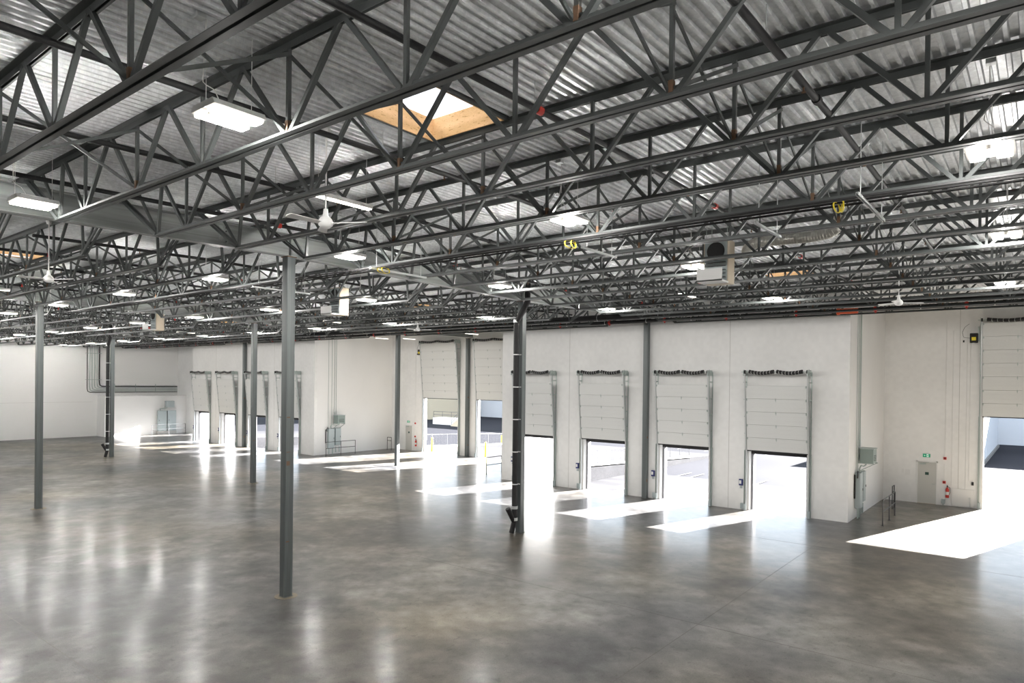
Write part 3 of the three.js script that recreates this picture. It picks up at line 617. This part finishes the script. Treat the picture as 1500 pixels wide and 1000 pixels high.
{ // wall plate and small conduits by the tall door
  const t = thing('wall_panel', 'white low wall panel under thin conduits beside the extinguisher', 'panel', [-3.15, 0.45, -39.48]);
  part('board', rbox(0.92, 0.85, 0.03, 0.01), M.white, t); part('valve', [rod(V(0.30, -0.4, 0.05), V(0.30, -0.05, 0.05), 0.02, 8), box(0.08, 0.08, 0.06, 0.28, 0, 0.05)], M.zincLight, t);
  const s = thing('switch_box', 'dark switch box beside the track of the tall door by the exit', 'switch', [-2.76, 1.18, -39.45]); part('case', rbox(0.09, 0.16, 0.08, 0.01), M.blackMatte, s);
  const c = thing('junction_box', 'grey junction box at floor level right of the exit door', 'box', [-3.95, 0.20, -39.44]); part('case', rbox(0.16, 0.22, 0.10, 0.01), M.panelGrey, c); part('stub', rod(V(0, -0.2, 0), V(0, -0.1, 0), 0.03, 8), M.zinc, c);
}
for (const [E, y0] of [[-3.62, 1.0], [-3.05, 0.9], [-2.92, 1.3]]) single('wall_conduit', rod(V(E, y0, -39.48), V(E, 8.6, -39.48), 0.011, 6), M.white, 'thin white conduit climbing the wall beside the tall door', 'conduit', 'thin conduits beside the tall door');

// electrical gear on the return walls
function electrics(E, N, nearLabel) {
  const w = nearLabel === 'near' ? 'on the return wall of the near dock corner' : 'on the return wall of the far dock corner';
  const a = thing('transformer', 'grey green transformer box bracketed high ' + w, 'transformer', [E + 0.36, 2.42, -N - 2.1]);
  part('case', rbox(0.55, 0.62, 0.70, 0.015, 0, 0.31, 0), M.greyGreen, a); part('lid', box(0.60, 0.03, 0.76, 0, 0.635, 0), M.panelGrey, a); part('bracket', [box(0.70, 0.04, 0.05, -0.02, -0.02, 0.3), box(0.70, 0.04, 0.05, -0.02, -0.02, -0.3), bar(V(-0.34, -0.4, 0.3), V(0.28, -0.04, 0.3), 0.03, 0.03), bar(V(-0.34, -0.4, -0.3), V(0.28, -0.04, -0.3), 0.03, 0.03)], M.zinc, a);
  for (let k = 0; k < 4; k++) part('vent', box(0.01, 0.02, 0.5, 0.278, 0.12 + k * 0.07, 0), M.blackMatte, a);
  const b = thing('electrical_cabinet', 'pair of grey electrical cabinets standing ' + w, 'cabinet', [E + 0.12, 0.45, -N - 1.9]);
  part('body', rbox(0.22, 1.55, 0.55, 0.012, 0, 0.78, 0.42), M.panelGrey, b); part('body', rbox(0.22, 1.35, 0.50, 0.012, 0, 0.90, -0.22), M.panelGrey, b);
  part('cabinet_door', box(0.006, 1.45, 0.46, 0.112, 0.78, 0.42), M.panelGrey, b); part('cabinet_door', box(0.006, 1.25, 0.42, 0.112, 0.90, -0.22), M.panelGrey, b);
  part('latch', box(0.03, 0.10, 0.03, 0.12, 0.8, 0.22), M.blackMatte, b); part('latch', box(0.03, 0.10, 0.03, 0.12, 0.9, -0.40), M.blackMatte, b);
  for (const z of [0.6, 0.25, -0.05, -0.4]) part('leg', box(0.06, 0.45, 0.05, 0, z < 0.1 ? -0.11 : -0.225, z), M.zinc, b);
  const c = thing('flexible_conduit', 'looping flexible conduits linking transformer and cabinets ' + w, 'conduit', [E + 0.14, 0, -N - 1.9]);
  part('loop', tube([[0, 2.0, 0.4], [0.02, 2.2, 0.5], [0.05, 2.32, 0.35], [0.08, 2.26, 0.0], [0.12, 2.30, -0.25], [0.14, 2.44, -0.3]], 0.03, 8, 40), M.zinc, c);
  part('loop', tube([[0, 1.95, 0.55], [0, 2.10, 0.75], [0.02, 1.95, 0.85], [0.0, 1.8, 0.80]], 0.028, 8, 30), M.rail, c);
  const d = thing('riser_conduit', 'tall thin conduits rising from the cabinets ' + w, 'conduit', [E + 0.04, 0, -N - 1.9]);
  for (const [z, y0, r, m] of [[0.85, 0.9, 0.035, 'black'], [0.62, 2.0, 0.012, 'zinc'], [0.30, 2.0, 0.016, 'zinc'], [0.05, 3.1, 0.016, 'zinc'], [-0.12, 3.1, 0.016, 'zinc']]) part('riser', rod(V(0, y0, z), V(0, m === 'black' ? 1.95 : 9.2, z), r, 8), M[m], d);
}
electrics(-6.6, 31.6, 'near'); electrics(-44.3, 31.6, 'far');
{ const b = thing('electrical_cabinet', 'grey electrical cabinets on the face of the low room', 'cabinet', [-72.14, 0.35, -33.3]);
  for (const z of [-0.5, 0.5]) { part('body', rbox(0.24, 2.1, 0.85, 0.012, 0, 1.05, z), M.panelGrey, b); part('handle', box(0.03, 0.12, 0.03, 0.13, 1.1, z + 0.3), M.blackMatte, b); }
  part('plinth', box(0.24, 0.35, 1.9, 0, -0.175, 0), M.concrete, b); part('leads', tube([[0, 2.1, 0.6], [0.03, 2.3, 0.7], [0.03, 2.35, 0.1], [0.05, 2.5, -0.1]], 0.04, 8, 24), M.zinc, b);
  const a = thing('transformer', 'grey transformer box above the cabinets on the low room', 'transformer', [-71.94, 2.95, -33.5]); part('case', rbox(0.55, 0.62, 0.75, 0.015, 0, 0.2, 0), M.panelGrey, a); part('bracket', box(0.6, 0.04, 0.8, -0.02, -0.13, 0), M.zinc, a); }

// railings
function railing(label, pts, o = {}) {
  const t = thing('safety_railing', label, 'railing', [pts[0][0], 0, -pts[0][1]]), h = o.h ?? 1.07, r = o.r ?? 0.022, m = o.m ?? M.rail;
  const L = (p, y) => V(p[0] - pts[0][0], (p[2] ?? 0) + y, -(p[1] - pts[0][1]));
  for (const p of pts) if (!p[3]) { part('post', rod(L(p, 0.006), L(p, h), r, 10), m, t); part('foot_plate', new THREE.CylinderGeometry(0.06, 0.06, 0.012, 12).translate(...L(p, 0.006).toArray()), m, t); }
  for (const y of o.rails ?? [h, h * 0.55]) part('rail', pts.slice(1).map((p, i) => rod(L(pts[i], y), L(p, y), r, 10)), m, t);
  return t;
}
railing('black pipe railing on the floor before the near return wall', [[-5.33, 31.9], [-5.33, 33.4], [-5.33, 34.8]]);
railing('black pipe railing around the far electrical cabinet', [[-43.2, 31.9], [-43.2, 33.3], [-43.2, 34.7]]);
railing('black pipe railing before the cabinets of the low room', [[-71.2, 31.4], [-71.2, 33.1], [-71.2, 34.8]]);
railing('black pipe railing behind the end of the near dock wall', [[-27.6, 32.5], [-27.6, 34.0], [-27.6, 35.5]]);
railing('short black hoop guard between near return wall and exit door', [[-5.72, 36.6], [-5.72, 37.1]], { rails: [1.07, 0.8] });
railing('short black hoop guard beside the return wall of the middle recess', [[-43.6, 38.4], [-43.1, 38.4]], { rails: [1.07, 0.8] });

// ---------------------------------------------------------------- outside
struct('ground', box(260, 0.3, 150, -30, -1.40, -31.85 - 75), M.asphalt, 'grey asphalt yard outside the dock doors', 'ground');
struct('ground_apron', [box(18.55, 0.06, 16.6, -16.125, -1.22, -40.15), box(18.5, 0.06, 16.6, -53.8, -1.22, -40.15)], M.apron, 'pale concrete apron under the dock doors', 'ground');
function ramp(name, e0, e1, n0, n1, label) {
  const s = new THREE.Shape(); s.moveTo(n0, -1.3); s.lineTo(n1, -1.3); s.lineTo(n1, -1.19); s.lineTo(n0, 0); s.closePath();
  const g = new THREE.ExtrudeGeometry(s, { depth: e1 - e0, bevelEnabled: false }).rotateY(Math.PI / 2).translate(e0, 0, 0);
  struct(name, g, M.apron, label, 'ramp');
}
ramp('ground_ramp', -6.85, 14, 39.75, 66, 'pale concrete ramp outside the tall door by the exit');
ramp('ground_ramp_middle', -44.55, -25.4, 39.75, 66, 'pale concrete ramp outside the two tall doors');
ramp('ground_ramp_far', -74.4, -63.05, 35.65, 62, 'pale concrete ramp outside the far recess');
for (const E of [-8.0, -11.6, -12.5, -16.05, -17.0, -21.0, -22.05])
  single('parking_line', box(0.11, 0.012, 17, E, -1.184, -42.5), M.paint, 'white painted lane line on the concrete apron outside the dock doors', 'line', 'lane lines on the apron');
for (let k = 0; k < 7; k++) single('parking_line', box(0.11, 0.012, 6, -16 - k * 3.1, -1.244, -72), M.paint, 'white painted parking line on the asphalt yard', 'line', 'parking lines in the yard');
for (let k = 0; k < 6; k++) single('parking_line', box(0.11, 0.012, 6, -45 - k * 3.1, -1.244, -74), M.paint, 'white painted stall line on the yard before the far building', 'line', 'stall lines before the far building');
for (const [E, N, y, l] of [[-40.15, 40.25, 0, 'yellow bollard at the tall door next to the man door'], [-34.3, 40.25, 0, 'yellow bollard at the tall door next to the near dock wall'], [-47.5, 58.5, -1.25, 'yellow bollard standing out in the yard']]) {
  const t = thing('bollard', l, 'bollard', [E, y, -N]); part('post', new THREE.CylinderGeometry(0.085, 0.085, 1.12, 16).translate(0, 0.5, 0), M.yellow, t); part('cap', new THREE.SphereGeometry(0.085, 16, 8, 0, 7, 0, Math.PI / 2).translate(0, 1.06, 0), M.yellow, t);
}
function fence(label, E, n0, n1, yAt) {
  const t = thing('yard_fence', label, 'fence', [E, 0, 0]);
  for (let N = n0; N <= n1 + 0.01; N += 2) part('post', rod(V(0, yAt(N), -N), V(0, yAt(N) + 1.2, -N), 0.03, 8), M.rail, t);
  for (const y of [1.15, 0.12]) part('rail', rod(V(0, yAt(n0) + y, -n0), V(0, yAt(n1) + y, -n1), 0.02, 6), M.rail, t);
  for (let N = n0 + 0.2; N < n1; N += 0.2) part('picket', rod(V(0, yAt(N) + 0.12, -N), V(0, yAt(N) + 1.15, -N), 0.007, 5), M.rail, t);
  part('kerb', bar(V(0, yAt(n0) + 0.02, -n0), V(0, yAt(n1) + 0.02, -n1), 0.22, 0.2), M.concrete, t);
}
const rampY = N => -1.19 * clamp((N - 39.75) / 26.25, 0, 1);
fence('grey picket fence on the ramp edge seen through the dock doors', -25.5, 40.5, 58.5, rampY);
fence('grey picket fence on the ramp edge seen through the tall doors', -44.4, 40.5, 60.5, rampY);
{ // buildings across the yard
  const b = thing('far_building', 'white warehouse across the yard with a blue grey base', 'building', [-20, -1.25, -104]);
  part('wall', box(150, 11, 1, 0, 5.5, 0), M.farWall, b); part('parapet', box(150, 0.4, 1.3, 0, 11.1, 0), M.white, b);
  for (let k = 0; k < 14; k++) part('panel_joint', box(0.06, 10.6, 0.03, -70 + k * 10.6, 5.4, 0.51), M.concrete, b);
  for (let k = 0; k < 5; k++) { const d = part('dock_shutter', box(3, 3.2, 0.06, -40 + k * 9, 2.8, 0.52), M.white, b); part('frame', box(3.3, 0.2, 0.08, -40 + k * 9, 4.45, 0.53), M.panelGrey, d); }
  const c = thing('beige_building', 'beige building block across the yard beyond the exterior stair', 'building', [-106, -1.25, -92]);
  part('wall', box(34, 10, 20, 0, 5, 0), M.farBeige, c); part('parapet', box(34.4, 0.4, 20.4, 0, 10.1, 0), M.white, c);
  const s = thing('exterior_stair', 'concrete exterior stair with handrails across the yard', 'stair', [-72.5, -1.25, -78]);
  for (let k = 0; k < 6; k++) part('step', box(2.2, 0.18 * (k + 1), 0.3, 0, 0.09 * (k + 1), -k * 0.3), M.farBeige, s);
  part('landing', box(8, 1.08, 2.4, -3, 0.54, -3.0), M.concrete, s);
  for (const x of [-1.05, 1.05]) part('handrail', [rod(V(x, 1.0, 0), V(x, 2.1, -1.6), 0.03, 8), rod(V(x, 0.1, 0), V(x, 1.0, 0), 0.03, 8), rod(V(x, 1.08, -1.6), V(x, 2.1, -1.6), 0.03, 8), rod(V(x, 0.55, 0), V(x, 1.6, -1.6), 0.03, 8)], M.rail, s);
  for (const x of [-7, -5, -3, -1.2]) part('landing_post', rod(V(x, 1.08, -2), V(x, 2.1, -2), 0.03, 8), M.rail, s);
  for (const y of [2.1, 1.6]) part('landing_rail', rod(V(-7, y, -2), V(-1.2, y, -2), 0.03, 8), M.rail, s);
  const n = thing('side_building', 'blue grey building wall with pale kerb seen past the tall door', 'building', [-9.0, -1.25, -87]);
  part('wall', box(9.0, 5, 24, 0, 2.5, 0), M.farWall, n); part('kerb', box(9.3, 0.3, 24.4, 0, 0.15, 0), M.paint, n);
}

renderer.render(scene, camera);
